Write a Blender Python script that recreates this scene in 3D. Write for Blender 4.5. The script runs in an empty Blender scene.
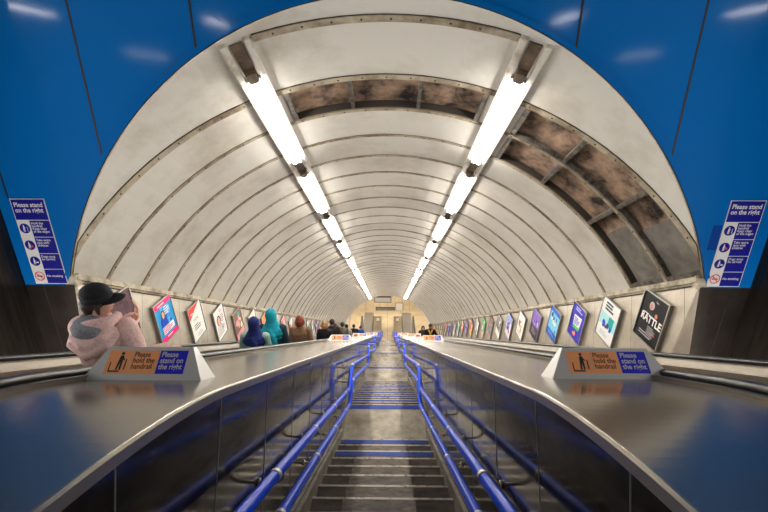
import bpy, math, random
from math import sin, cos, tan, radians as R, pi, sqrt, atan2
from mathutils import Vector, Matrix
random.seed(7)
C = bpy.context.scene
COL = C.collection
TH = R(31.15); ST, CT, TT = sin(TH), cos(TH), tan(TH)

# ------------------------------------------------------------------ materials
MATS = {}
def srgb(c):
    return tuple((x/12.92 if x <= 0.04045 else ((x+0.055)/1.055)**2.4) for x in c)
def mat(name, col, rough=0.5, metal=0.0, emit=None, estr=0.0, noise=None, coat=0.0, spec=0.5, bump=None, alpha=None):
    """col is linear rgb. noise=(scale, colour2, contrast_lo, contrast_hi, stretch) mixes a second colour by object-space noise."""
    if name in MATS: return MATS[name]
    m = bpy.data.materials.new(name); m.use_nodes = True
    nt = m.node_tree; b = nt.nodes['Principled BSDF']
    b.inputs['Base Color'].default_value = (*col, 1)
    b.inputs['Roughness'].default_value = rough
    b.inputs['Metallic'].default_value = metal
    b.inputs['Specular IOR Level'].default_value = spec
    b.inputs['Coat Weight'].default_value = coat
    b.inputs['Coat Roughness'].default_value = 0.12
    if emit:
        b.inputs['Emission Color'].default_value = (*emit, 1)
        b.inputs['Emission Strength'].default_value = estr
    if noise or bump:
        tc = nt.nodes.new('ShaderNodeTexCoord'); mp = nt.nodes.new('ShaderNodeMapping')
        nt.links.new(tc.outputs['Object'], mp.inputs['Vector'])
        nz = nt.nodes.new('ShaderNodeTexNoise'); nz.inputs['Detail'].default_value = 8
        nz.inputs['Roughness'].default_value = 0.65
        nt.links.new(mp.outputs[0], nz.inputs['Vector'])
        if noise:
            sc_, c2, lo, hi, stz = noise
            nz.inputs['Scale'].default_value = sc_
            mp.inputs['Scale'].default_value = stz
            rp = nt.nodes.new('ShaderNodeValToRGB')
            rp.color_ramp.elements[0].position = lo; rp.color_ramp.elements[1].position = hi
            rp.color_ramp.elements[0].color = (*c2, 1); rp.color_ramp.elements[1].color = (*col, 1)
            nt.links.new(nz.outputs['Fac'], rp.inputs[0])
            nt.links.new(rp.outputs[0], b.inputs['Base Color'])
        if bump:
            if not noise:
                nz.inputs['Scale'].default_value = bump[0]
            bp = nt.nodes.new('ShaderNodeBump'); bp.inputs['Strength'].default_value = bump[1]
            bp.inputs['Distance'].default_value = 0.02
            nt.links.new(nz.outputs['Fac'], bp.inputs['Height'])
            nt.links.new(bp.outputs[0], b.inputs['Normal'])
    MATS[name] = m
    return m
def rough_noise(m, scale, stretch, lo, hi):
    nt = m.node_tree; b = nt.nodes['Principled BSDF']
    tc = nt.nodes.new('ShaderNodeTexCoord'); mp = nt.nodes.new('ShaderNodeMapping'); mp.inputs['Scale'].default_value = stretch
    nz = nt.nodes.new('ShaderNodeTexNoise'); nz.inputs['Scale'].default_value = scale; nz.inputs['Detail'].default_value = 2
    mr = nt.nodes.new('ShaderNodeMapRange'); mr.inputs['To Min'].default_value = lo; mr.inputs['To Max'].default_value = hi
    mr.inputs['From Min'].default_value = 0.3; mr.inputs['From Max'].default_value = 0.7
    nt.links.new(tc.outputs['Object'], mp.inputs['Vector']); nt.links.new(mp.outputs[0], nz.inputs['Vector'])
    nt.links.new(nz.outputs['Fac'], mr.inputs['Value']); nt.links.new(mr.outputs[0], b.inputs['Roughness'])

S = lambda r, g, b: srgb((r/255, g/255, b/255))
M_barrel = mat('barrel_white', S(206,201,190), 0.42, noise=(0.9, S(180,172,156), 0.30, 0.52, (1,1,1)), spec=0.35)
M_rib = mat('rib_dirty', S(176,164,140), 0.6, noise=(2.2, S(104,84,60), 0.36, 0.60, (1,1,1)))
M_seal = mat('rib_seal', S(58,50,42), 0.8)
M_seal2 = mat('rib_seal_worn', S(128,112,90), 0.7)
M_cornice = mat('cornice_dirty', S(186,174,150), 0.55, noise=(5, S(88,70,50), 0.30, 0.58, (1,1,1)))
M_rust = mat('rusty_lining', S(182,150,124), 0.85, noise=(2.6, S(28,20,16), 0.36, 0.66, (1,1,1)), bump=(6, 0.6))
M_greyplate = mat('grey_plate', S(120,114,106), 0.7, noise=(4, S(92,86,78), 0.35, 0.6, (1,1,1)))
M_bar = mat('dirty_bar', S(104,96,86), 0.6, noise=(9, S(30,27,24), 0.35, 0.6, (1,1,1)))
M_trunk = mat('trunking_white', S(205,198,184), 0.45, noise=(5, S(150,138,116), 0.3, 0.5, (1,1,1)))
M_trunkbrown = mat('trunking_base_brown', S(120,100,80), 0.7, noise=(6, S(70,56,42), 0.35, 0.6, (1,1,1)))
M_lamp = mat('lamp_glow', (1,1,1), 0.4, emit=(1.0,0.97,0.92), estr=30)
M_hall_lamp = mat('hall_lamp_glow', (1,1,1), 0.4, emit=(0.97,0.97,1.0), estr=24)
M_low_lamp = mat('lower_lamp_glow', (1,1,1), 0.4, emit=(1.0,0.95,0.86), estr=42)
M_blue = mat('blue_enamel', S(0,92,160), 0.5, coat=0.32, bump=(1.3, 0.012), spec=0.04); M_blue.node_tree.nodes['Principled BSDF'].inputs['Coat Roughness'].default_value = 0.09
M_blueseam = mat('blue_seam', (0.002,0.003,0.006), 0.6)
M_steel = mat('deck_steel', S(168,160,148), 0.2, 0.92); rough_noise(M_steel, 1.5, (1, .35, .35), 0.17, 0.27)
M_steelwall = mat('wall_steel', S(182,172,156), 0.42, 0.6, noise=(2.2, S(150,140,124), 0.3, 0.6, (1,1,1)))
M_darksteel = mat('dark_steel', S(66,58,52), 0.36, 0.85, noise=(3, S(42,36,32), 0.3, 0.65, (1,6,.6)))
M_trim = mat('steel_trim', S(196,186,170), 0.28, 0.9)
M_trim2 = mat('steel_dull', S(128,120,108), 0.45, 0.9)
M_panel = mat('black_panel', S(24,21,19), 0.10, 0.0, spec=1.0); M_panel.node_tree.nodes['Principled BSDF'].inputs['IOR'].default_value = 1.55; rough_noise(M_panel, 5, (1, .5, 4), 0.06, 0.16)
M_backing = mat('panel_joint', S(150,145,138), 0.35, 0.7)
M_rubber = mat('black_rubber', (0.012,0.012,0.012), 0.32)
M_tread = mat('tread_brown', S(96,84,72), 0.75, noise=(5, S(46,38,32), 0.35, 0.68, (1,3,1)))
M_tread_worn = mat('tread_worn', S(128,116,104), 0.6, noise=(9, S(84,74,66), 0.35, 0.65, (1,3,1)))
M_riser = mat('riser_dark', S(40,34,30), 0.8)
M_nosing = mat('nosing_metal', S(205,196,180), 0.35, 0.5, noise=(14, S(120,104,86), 0.32, 0.5, (1,1,1)))
M_bluenose = mat('nosing_blue', S(20,66,170), 0.5, noise=(9, S(30,40,80), 0.32, 0.5, (1,1,1)))
M_landing = mat('landing_concrete', S(196,186,166), 0.42, noise=(3.2, S(130,118,100), 0.33, 0.62, (1,1,1)))
M_stringer = mat('stringer_grey', S(150,141,126), 0.5, noise=(4, S(100,90,78), 0.33, 0.6, (1,1,1)))
M_rail = mat('rail_blue', S(0,76,240), 0.32, spec=.16)
M_chrome = mat('bracket_chrome', S(215,208,198), 0.4, 0.6)
M_tile = mat('beige_tile', S(214,196,164), 0.4, noise=(1.2, S(186,166,134), 0.3, 0.6, (1,1,1)))
M_floor = mat('lower_floor', S(206,188,156), 0.3, noise=(1.5, S(180,162,132), 0.3, 0.6, (1,1,1)))
M_hallfloor = mat('upper_floor', S(58,58,60), 0.5)
M_hallceil = mat('upper_ceiling', S(70,72,76), 0.7)
M_white = mat('sign_white', S(206,202,194), 0.4)
M_navy = mat('sign_navy', S(6,8,118), 0.5, spec=.2)
M_navy2 = mat('sign_blue', S(22,22,196), 0.4)
M_orange = mat('sign_orange', S(255,168,104), 0.4)
M_black = mat('ink_black', (0.012,0.012,0.014), 0.5)
M_red = mat('sign_red', S(205,40,44), 0.4)
M_signsteel = mat('sign_box_steel', S(206,202,194), 0.38, 0.35)
M_frame = mat('poster_frame', S(150,146,140), 0.35, 0.7)
M_frame_dark = mat('poster_frame_side', S(60,56,52), 0.45, 0.6)
def flat(c, rough=0.5):
    return mat('ink_%02x%02x%02x' % tuple(int(v) for v in c), S(*c), rough, coat=0.0, spec=.12)

# ------------------------------------------------------------------ mesh builder
class MB:
    def __init__(s): s.v=[]; s.f=[]; s.m=[]; s.mats=[]; s.sm=[]
    def mi(s, m):
        if m not in s.mats: s.mats.append(m)
        return s.mats.index(m)
    def face(s, pts, m, smooth=False):
        i = len(s.v); s.v += [tuple(p) for p in pts]; s.f.append(tuple(range(i, i+len(pts)))); s.m.append(s.mi(m)); s.sm.append(smooth)
    def box(s, lo, hi, m, T=None):
        x0,y0,z0 = lo; x1,y1,z1 = hi
        P = [(x0,y0,z0),(x1,y0,z0),(x1,y1,z0),(x0,y1,z0),(x0,y0,z1),(x1,y0,z1),(x1,y1,z1),(x0,y1,z1)]
        s.hexa(P, m, T)
    def hexa(s, P, m, T=None):
        if T: P = [T(*p) for p in P]
        i = len(s.v); s.v += [tuple(p) for p in P]; k = s.mi(m)
        for q in ((0,3,2,1),(4,5,6,7),(0,1,5,4),(1,2,6,5),(2,3,7,6),(3,0,4,7)):
            s.f.append(tuple(i+a for a in q)); s.m.append(k); s.sm.append(False)
    def rings(s, rings, m, closed=True, caps=True, smooth=True):
        """rings: list of equal length point lists"""
        n = len(rings[0]); i = len(s.v); k = s.mi(m)
        for r in rings: s.v += [tuple(p) for p in r]
        for a in range(len(rings)-1):
            for b in range(n if closed else n-1):
                c = (b+1) % n
                s.f.append((i+a*n+b, i+a*n+c, i+(a+1)*n+c, i+(a+1)*n+b)); s.m.append(k); s.sm.append(smooth)
        if caps and closed:
            s.f.append(tuple(i+b for b in reversed(range(n)))); s.m.append(k); s.sm.append(False)
            L = i+(len(rings)-1)*n
            s.f.append(tuple(L+b for b in range(n))); s.m.append(k); s.sm.append(False)
    def tube(s, pts, r, m, n=10, up=(1,0,0), caps=True):
        pts = [Vector(p) for p in pts]; rr = r if isinstance(r, (list,tuple)) else [r]*len(pts)
        out = []; pr = None
        for i, p in enumerate(pts):
            d = (pts[min(i+1,len(pts)-1)] - pts[max(i-1,0)]).normalized()
            a = Vector(up) if pr is None else pr
            a = (a - d*a.dot(d))
            if a.length < 1e-4: a = d.orthogonal()
            a.normalize(); pr = a; b = d.cross(a)
            out.append([p + (a*cos(2*pi*j/n) + b*sin(2*pi*j/n))*rr[i] for j in range(n)])
        s.rings(out, m, True, caps)
    def ball(s, c, r, m, nu=14, nv=9, T=None):
        rx,ry,rz = r if isinstance(r,(list,tuple)) else (r,r,r); out=[]
        for i in range(nv+1):
            a = pi*(0.02+0.96*i/nv)
            ring = [(c[0]+rx*sin(a)*cos(2*pi*j/nu), c[1]+ry*sin(a)*sin(2*pi*j/nu), c[2]-rz*cos(a)) for j in range(nu)]
            out.append([T(*q) for q in ring] if T else ring)
        s.rings(out, m, True, True)
    def disc(s, c, r, m, z, n=24, r2=None, a0=0, a1=2*pi):
        if r2 is None:
            s.face([(c[0]+r*cos(a0+(a1-a0)*j/n), c[1]+r*sin(a0+(a1-a0)*j/n), z) for j in range(n)], m)
        else:
            for j in range(n):
                t0=a0+(a1-a0)*j/n; t1=a0+(a1-a0)*(j+1)/n
                s.face([(c[0]+r2*cos(t0),c[1]+r2*sin(t0),z),(c[0]+r*cos(t0),c[1]+r*sin(t0),z),(c[0]+r*cos(t1),c[1]+r*sin(t1),z),(c[0]+r2*cos(t1),c[1]+r2*sin(t1),z)], m)
    def build(s, name, parent=None, mw=None, local=False):
        me = bpy.data.meshes.new(name); me.from_pydata(s.v, [], s.f)
        for m in s.mats: me.materials.append(m)
        me.polygons.foreach_set('material_index', s.m); me.polygons.foreach_set('use_smooth', s.sm)
        me.update()
        o = bpy.data.objects.new(name, me); COL.objects.link(o)
        if parent:
            o.parent = parent
            if not local: o.matrix_parent_inverse = parent.matrix_world.inverted()
        return o
def tag(o, label=None, cat=None, group=None, kind=None):
    if label: o['label'] = label
    if cat: o['category'] = cat
    if group: o['group'] = group
    if kind: o['kind'] = kind
    return o
def empty(name, label, cat, loc=(0,0,0), mat_=None, group=None):
    o = bpy.data.objects.new(name, None); COL.objects.link(o); o.empty_display_size = 0.2
    o.matrix_world = mat_ if mat_ is not None else Matrix.Translation(loc)
    bpy_update.append(o)
    return tag(o, label, cat, group)
bpy_update = []
def struct(mb, name): return tag(mb.build(name), kind='structure')
def copy_thing(root, mw, label=None):
    r = root.copy(); COL.objects.link(r); r.matrix_world = mw
    if label: r['label'] = label
    for ch in list(root.children):
        c = ch.copy(); COL.objects.link(c); c.parent = r
        for g in ch.children:
            d = g.copy(); COL.objects.link(d); d.parent = c
    return r

def text_polys(body, size, align='LEFT', bold=0.0, spacing=1.0, shear=0.0):
    cu = bpy.data.curves.new('t', 'FONT'); cu.body = body; cu.size = size; cu.align_x = align; cu.fill_mode = 'FRONT'
    cu.offset = bold*size; cu.space_line = spacing; cu.resolution_u = 3; cu.shear = shear
    ob = bpy.data.objects.new('t', cu); COL.objects.link(ob)
    dg = bpy.context.evaluated_depsgraph_get(); me = bpy.data.meshes.new_from_object(ob.evaluated_get(dg))
    out = [[tuple(me.vertices[i].co[:2]) for i in p.vertices] for p in me.polygons]
    bpy.data.objects.remove(ob); bpy.data.curves.remove(cu); bpy.data.meshes.remove(me)
    return out
def add_text(mb, body, x, y, size, m, z, align='LEFT', bold=0.012, spacing=0.95, wscale=1.0, T=None):
    for p in text_polys(body, size, align, bold, spacing):
        pts = [(x+q[0]*wscale, y+q[1], z) for q in p]
        mb.face([T(*q) for q in pts] if T else pts, m)
def rect(mb, x0, y0, x1, y1, m, z):
    mb.face([(x0,y0,z),(x1,y0,z),(x1,y1,z),(x0,y1,z)], m)

# ------------------------------------------------------------------ slope frames
def P(x, s, n): return Vector((x, s*CT + n*ST, -s*ST + n*CT))
# deck line: measured along L, offset d normal to it
T1Y = 1.53; T1Z = -0.267 - TT*T1Y; RHO = 4.72; LS = 39.26; RB = 3.0
ARC1 = RHO*TH; ARC2 = RB*TH
def F(L):
    if L >= 0 and L <= LS: return (T1Y+L*CT, T1Z-L*ST, TH)
    if L < 0:
        cy, cz = T1Y-RHO*ST, T1Z-RHO*CT
        if L > -ARC1:
            a = TH + L/RHO; return (cy+RHO*sin(a), cz+RHO*cos(a), a)
        return (cy+(L+ARC1), cz+RHO, 0.0)
    y2, z2 = T1Y+LS*CT, T1Z-LS*ST
    cy, cz = y2+RB*ST, z2+RB*CT
    if L < LS+ARC2:
        a = TH-(L-LS)/RB; return (cy-RB*sin(a), cz-RB*cos(a), a)
    return (cy+(L-LS-ARC2), cz-RB, 0.0)
def D(x, L, d):
    y, z, a = F(L); return Vector((x, y+d*sin(a), z+d*cos(a)))
def Lsamples(l0, l1):
    cand = [l0, l1]
    for k in range(49): cand.append(-ARC1+ARC1*k/48)
    for k in range(9): cand.append(LS+ARC2*k/8)
    k = 2.0
    while k < LS: cand.append(k); k += 2.0
    return sorted(set(round(c,5) for c in cand if l0 <= c <= l1))
def sweep(mb, prof, l0, l1, m, closed=True, caps=True, smooth=False):
    mb.rings([[D(x, L, d) for x, d in prof] for L in Lsamples(l0, l1)], m, closed, caps, smooth)
LEND = LS+ARC2+2.6; LTOP = -3.4

# ================================================================== TUNNEL BARREL
RAD, NC = 4.26, -0.957
YP = 4.97; SEND = 40.5; YE = 36.4
def BP(phi, s, r=RAD): return P(r*sin(phi), s, NC + r*cos(phi))
def s_portal(phi, r=RAD): return (YP - (NC+r*cos(phi))*ST)/CT
PHC = R(67.4)
ring_s = [4.09, 5.17, 6.04, 6.92]
while ring_s[-1] + 0.87 < SEND: ring_s.append(ring_s[-1]+0.87)
ring_s.append(SEND)
keys = [-67.4,-18.6,-6.6,6.4,18.6,25.4,37.3,50.6,65.5,67.4]
phis = []
for a, b in zip(keys, keys[1:]):
    n = max(1, int(round((b-a)/3.2)))
    for k in range(n): phis.append(a+(b-a)*k/n)
phis.append(67.4)
def is_open(ph, s):
    if 5.17 <= s < 6.04 and -18.6 < ph < 18.6: return True
    if 5.17 <= s < 6.92 and 25.4 < ph < 67.4: return True
    return False
mb = MB()
for k in range(len(phis)-1):
    p0, p1 = phis[k], phis[k+1]; a0, a1 = R(p0), R(p1)
    prev = None
    for j, s1 in enumerate(ring_s):
        s0 = ring_s[j-1] if j else 0
        if s1 <= min(s_portal(a0), s_portal(a1)) + 0.001: continue
        if j == len(ring_s)-1: s1 = None
        b0 = max(s0, s_portal(a0)); b1 = max(s0, s_portal(a1))
        e0, e1 = ((YE-(NC+RAD*cos(a))*ST)/CT if s1 is None else max(s1, s_portal(a)) for a in (a0, a1))
        s1 = s1 or SEND
        if is_open((p0+p1)/2, (s0+s1)/2): continue
        mb.face([BP(a0,b0), BP(a0,e0), BP(a1,e1), BP(a1,b1)], M_barrel, True)
struct(mb, 'ceiling')
# recessed dirty lining behind the removed panels
def arcpatch(mb, p0, p1, s0, s1, r, m, n=None):
    n = n or max(1, int((p1-p0)/3)); out = []
    for k in range(n):
        a0, a1 = R(p0+(p1-p0)*k/n), R(p0+(p1-p0)*(k+1)/n)
        c0, c1 = max(s0, s_portal(a0,r)+.05), max(s0, s_portal(a1,r)+.05)
        mb.face([BP(a0,c0,r), BP(a0,s1,r), BP(a1,s1,r), BP(a1,c1,r)], m, True)
def arcbar(mb, p0, p1, s0, s1, r0, r1, m):
    n = max(1, int(abs(p1-p0)/3)); rg = []
    for k in range(n+1):
        a = R(p0+(p1-p0)*k/n); c = max(s0, s_portal(a, r0)); e = max(s1, c+0.002)
        rg.append([BP(a,c,r0), BP(a,e,r0), BP(a,e,r1), BP(a,c,r1)])
    mb.rings(rg, m, True, True, False)
mb = MB()
arcpatch(mb, -18.6, 18.6, 5.15, 6.06, RAD+0.12, M_rust)
arcpatch(mb, 25.4, 67.4, 5.15, 6.94, RAD+0.12, M_rust)
# grey boards left in the lowest cells
arcpatch(mb, 56.5, 67.2, 5.30, 5.98, RAD+0.05, M_greyplate); arcpatch(mb, 54.5, 67.2, 6.12, 6.80, RAD+0.05, M_greyplate)
for (a, b, c, d) in ((-18.6,18.6,5.17,6.04), (25.4,67.4,5.17,6.92)):
    arcbar(mb, a, b, c-0.01, c+0.01, RAD-0.002, RAD+0.12, M_seal); arcbar(mb, a, b, d-0.01, d+0.01, RAD-0.002, RAD+0.12, M_seal)
struct(mb, 'ceiling_recess')
tn = [0]
def trim(mb):
    tn[0] += 1; return struct(mb, 'trim_%d' % tn[0])
# framing bars in the openings
mb = MB(); arcbar(mb, 25.4, 67.2, 6.00, 6.11, RAD-0.01, RAD+0.07, M_bar); trim(mb)
for p in (-6.6, 6.4):
    mb = MB(); arcbar(mb, p-0.35, p+0.35, 5.17, 6.04, RAD-0.004, RAD+0.1, M_bar)
    trim(mb)
for p in (37.3, 50.6):
    mb = MB(); arcbar(mb, p-0.4, p+0.4, 5.17, 6.92, RAD-0.004, RAD+0.1, M_bar); trim(mb)
for p in (25.9, -18.2, 18.2, 66.7):
    mb = MB(); arcbar(mb, p-0.5, p+0.5, 5.17, 6.92 if p > 20 else 6.04, RAD-0.008, RAD+0.1, M_bar); trim(mb)
# ribs over every joint
for j, s in enumerate(ring_s[:-1]):
    mb = MB(); pm = 67.4
    w = 0.10 if j < 2 else 0.06
    m = M_rib
    segs = [(-pm, pm)]
    if j == 0:
        pm = 19.4; segs = [(-pm, pm)]
    for (p0, p1) in segs:
        n = 48; rg = []
        for k in range(n+1):
            a = R(p0+(p1-p0)*k/n)
            c = max(s, s_portal(a, RAD)); e = max(s+w, c+0.002)
            rg.append([BP(a,c,RAD+0.01), BP(a,e,RAD+0.01), BP(a,e,RAD-0.014), BP(a,c,RAD-0.014)])
        mb.rings(rg, m, True, True, False)
        rg = []
        for k in range(n+1):
            a = R(p0+(p1-p0)*k/n); c = max(s-0.012, s_portal(a, RAD)); e = max(s+0.0, c+0.001)
            rg.append([BP(a,c,RAD+0.01), BP(a,e,RAD+0.01), BP(a,e,RAD-0.007), BP(a,c,RAD-0.007)])
        mb.rings(rg, M_seal if j < 2 else M_seal2, True, True, False)
        if j < 8:
            q = p0+3
            while q < p1-2:
                a = R(q)
                if s+w/2 > s_portal(a)+0.02:
                    c = BP(a, s+w/2, RAD-0.016); mb.ball(c, 0.012, M_seal, 6, 4)
                q += 4.3
    trim(mb)
# cornice ledges along the springing of the vault, both sides
for sx in (-1, 1):
    mb = MB(); xc, nc = RAD*sin(PHC), NC+RAD*cos(PHC)
    s0 = (YP - nc*ST)/CT + .02
    prof = [(xc+0.03, nc+0.03), (xc-0.06, nc+0.015), (xc-0.06, nc-0.055), (xc-0.035, nc-0.06), (xc-0.035, nc-0.085), (xc+0.03, nc-0.085)]
    mb.rings([[P(sx*x, s, n) for x, n in prof] for s in (s0, SEND+1.5)], M_cornice, True, True, False)
    mb.rings([[P(sx*x, s, n) for x, n in ((xc-0.012,nc-0.085),(xc-0.03,nc-0.085),(xc-0.03,nc-0.10),(xc-0.012,nc-0.10))] for s in (s0, SEND+1.5)], M_seal, True, True, False)
    trim(mb)
# lower walls that carry the posters
def wx(n): return 3.80 + (n+0.45)*0.115
for sx, nm in ((-1,'wall_left'), (1,'wall_right')):
    mb = MB(); s = 0; k = 0
    na, nb = -0.62, 0.66
    def sp(n): return (YP - n*ST)/CT
    edges = [None] + [5.72+1.25*i for i in range(28)] + [SEND+1.8]
    for e0, e1 in zip(edges, edges[1:]):
        f = lambda e, n: P(sx*wx(n), sp(n) if e is None else e, n)
        g = 0.008
        if e0 is None:
            mb.face([f(None,na), P(sx*wx(na), e1-g, na), P(sx*wx(nb), e1-g, nb), f(None,nb)], M_steelwall)
        else:
            mb.face([P(sx*wx(na), e0, na), P(sx*wx(na), e1-g, na), P(sx*wx(nb), e1-g, nb), P(sx*wx(nb), e0, nb)], M_steelwall)
    for o_ in (.012, .05): mb.face([P(sx*(wx(na)+o_), sp(na), na), P(sx*(wx(na)+o_), SEND+1.8, na), P(sx*(wx(nb+.1)+o_), SEND+1.8, nb+.1), P(sx*(wx(nb+.1)+o_), sp(nb+.1), nb+.1)], M_seal)
    mb.face([P(sx*(wx(na)), sp(na), na), P(sx*4.5, sp(na), na), P(sx*4.5, SEND+1.8, na), P(sx*(wx(na)), SEND+1.8, na)], M_seal)
    struct(mb, nm)
# ledge between outer balustrade and wall
for sx in (-1, 1):
    mb = MB()
    sweep(mb, [(sx*2.70,-0.12),(sx*3.86,-0.12),(sx*3.86,-0.18),(sx*2.70,-0.18)], LTOP+1.2, 38.3, M_trim2)
    trim(mb)

# ================================================================== BLUE PORTAL WALL
mb = MB()
ZB, ZT, XO = -2.33, 1.42, 12.5
hole = []
for k in range(97):
    a = -PHC + 2*PHC*k/96; s = s_portal(a); hole.append(BP(a, s))
xh = 4.0
zc_ = hole[0].z
# everything above the arch: vertical strips between the outline and the top
pts = [Vector((-xh-0.02, YP, ZB))] + [Vector((p.x, YP, p.z)) for p in hole] + [Vector((xh+0.02, YP, ZB))]
yf = YP-0.04
for a, b in zip(pts, pts[1:]):
    if abs(a.x-b.x) > 1e-5:
        mb.face([(a.x,yf,a.z),(b.x,yf,b.z),(b.x,yf,ZT),(a.x,yf,ZT)], M_blue)
    mb.face([(a.x,yf,a.z),(b.x,yf,b.z),(b.x,YP+0.02,b.z),(a.x,YP+0.02,a.z)], M_cornice)
for sx in (-1,1): mb.box((min(sx*3.88,sx*4.06), yf+.008, ZB-.03), (max(sx*3.88,sx*4.06), YP+.06, hole[0].z), M_cornice)
seams = [0.73, 1.95, 3.18, 4.4]
for sx in (-1, 1):
    mb.face([(sx*(xh+.02),yf,ZB),(sx*4.55,yf,ZB),(sx*4.55,yf,ZT),(sx*(xh+.02),yf,ZT)], M_blue)
    mb.face([(sx*4.55,yf,ZB+0),(sx*XO,yf,ZB),(sx*XO,yf,ZT),(sx*4.55,yf,ZT)], M_blue)
# bullnose lip following the arch
def lip(off, w, m, y0, y1):
    rg = []
    for i, p in enumerate(pts[1:-1]):
        c = Vector((0, YP, hole[48].z-4.6)); dr = Vector((p.x, 0, p.z-c.z)).normalized()
        q = Vector((p.x,0,p.z))
        rg.append([(q.x+dr.x*off, y0, q.z+dr.z*off),(q.x+dr.x*(off+w), y0, q.z+dr.z*(off+w)),(q.x+dr.x*(off+w), y1, q.z+dr.z*(off+w)),(q.x+dr.x*off, y1, q.z+dr.z*off)])
    mb.rings(rg, m, True, True, False)
lip(-0.002, 0.008, M_blueseam, yf-0.004, yf+0.01)
lip(0.006, 0.05, M_blue, yf-0.018, yf+0.01)
def hole_z(x):
    for a, b in zip(pts[1:-1], pts[2:-1]):
        if a.x <= x <= b.x: return a.z+(b.z-a.z)*(x-a.x)/max(1e-6,(b.x-a.x))
    return ZB
for x in seams:
    for sx in (-1, 1):
        z0 = hole_z(sx*x) if x < 3.95 else ZB+1.12
        w = 0.011
        mb.box((sx*x-w, yf-0.003, z0), (sx*x+w, yf+0.005, ZT), M_blueseam)
for x in (6.2, 8.0, 9.8, 11.6):
    for sx in (-1, 1): mb.box((sx*x-.011, yf-0.003, ZB), (sx*x+.011, yf+0.005, ZT), M_blueseam)
struct(mb, 'wall_portal')
# dark steel panels under the blue wall and the return walls beside the top landing
for sx, nm in ((-1,'wall_left_return'), (1,'wall_right_return')):
    mb = MB()
    xi = 4.0
    mb.hexa([(sx*(xi-.28),yf,-4.4),(sx*4.55,yf,-4.4),(sx*4.55,YP,-4.4),(sx*(xi-.28),YP,-4.4),(sx*(xi-.08),yf,ZB-.0),(sx*4.55,yf,ZB),(sx*4.55,YP,ZB),(sx*(xi-.08),YP,ZB)], M_darksteel)
    mb.box((min(sx*4.53,sx*4.6), 3.95, -4.4), (max(sx*4.53,sx*4.6), yf, ZT), M_darksteel)
    mb.box((min(sx*4.30,sx*4.31), yf-0.004, -4.4), (max(sx*4.30,sx*4.31), yf, ZB), M_blueseam)
    # steel surface continuing as the wall beyond the outer balustrade
    mb.box((min(sx*4.6,sx*XO), yf-0.02, -3.0), (max(sx*4.6,sx*XO), YP, ZB), M_darksteel)
    struct(mb, nm)
mb = MB(); mb.box((-XO,-14,ZT),(XO,YP,ZT+.1), M_hallceil); struct(mb, 'ceiling_hall')
mb = MB(); mb.box((-XO,-14.2,-9),(XO,-14,ZT+.1), mat('blocker_dark', S(34,38,46), .8)); struct(mb, 'blocker_rear')  # unseen dark blocker added to keep the bright world out of the blue reflections
for sx, nm in ((-1,'blocker_left'),(1,'blocker_right')):
    mb = MB(); mb.box((min(sx*XO,sx*(XO+.2)),-14,-9),(max(sx*XO,sx*(XO+.2)),-6,ZT+.1), MATS['blocker_dark']); struct(mb, nm)  # short unseen side blockers, added to cut oblique world reflections in the enamel
# ceiling strip lights of the upper hall
hl = None
for i, (x, y, w) in enumerate(((-6.8,.69,1.5),(-11,-12,3.4),(-3.9,-1.3,1.2),(3.8,-.65,1.2),(11.6,-12.6,3.4),(6.95,.57,1.6))):
    side = 'rear corner' if y < -10 else 'upper hall'
    o = empty('strip_light', ['white strip light on the hall ceiling, beside the nearer return wall','white strip light in the far rear corner of the hall ceiling','white strip light on the hall ceiling above the escalator entrance','white strip light over the other escalator entrance of the hall','white strip light in the opposite rear corner of the hall ceiling','white strip light on the hall ceiling outside the far return wall'][i], 'light', (x, y, ZT))
    b = MB(); b.box((x-.14,y-w/2,ZT-.05),(x+.14,y+w/2,ZT), M_trunk); b.build('housing', o)
    b = MB(); b.box((x-.1,y-w/2+.04,ZT-.09),(x+.1,y+w/2-.04,ZT-.05), M_hall_lamp); b.build('diffuser', o)

# ================================================================== TUNNEL LIGHTING
PL = math.degrees(math.atan(1.59/3.95))
for sx, nm in ((-1, 'on the left of the vault'), (1, 'on the right of the vault')):
    o = empty('lighting_trunking', ('long pale steel lighting channel on the vault above the descending riders' if sx<0 else 'long pale steel lighting channel beside the large stripped dirty opening of the vault'), 'lighting channel', P(sx*1.59, 4.2, 2.99))
    def TF(u, s, h):   # u across, h inward from vault
        a = sx*R(PL) + u/RAD
        return BP(a, s, RAD-h)
    b = MB(); s0 = 4.08
    b.box((-.07, s0+.05, .0), (.07, SEND-.2, .02), M_trunkbrown, TF); b.build('channel_base', o)
    for u in (-.17, .10):
        b = MB(); b.box((u, s0, -.01), (u+.07, SEND-.2, .05), M_trunk, TF); b.build('channel_rail', o)
lamp0 = None
def lamp_matrix(sx, s):
    a = sx*R(PL); o = BP(a, s, RAD)
    Z = Vector((-sin(a), -cos(a)*ST, -cos(a)*CT))  # inward
    Yv = Vector((0, CT, -ST)); Xv = Yv.cross(Z)
    m = Matrix((Xv, Yv, Z)).transposed().to_4x4(); m.translation = o; return m
LAB = ['nearest the blue portal', 'second from the blue portal', 'third from the blue portal', 'fourth from the blue portal', 'fifth from the blue portal', 'sixth from the blue portal', 'seventh from the blue portal','eighth from the blue portal','ninth from the blue portal','tenth from the blue portal','last before the lower hall']
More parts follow.
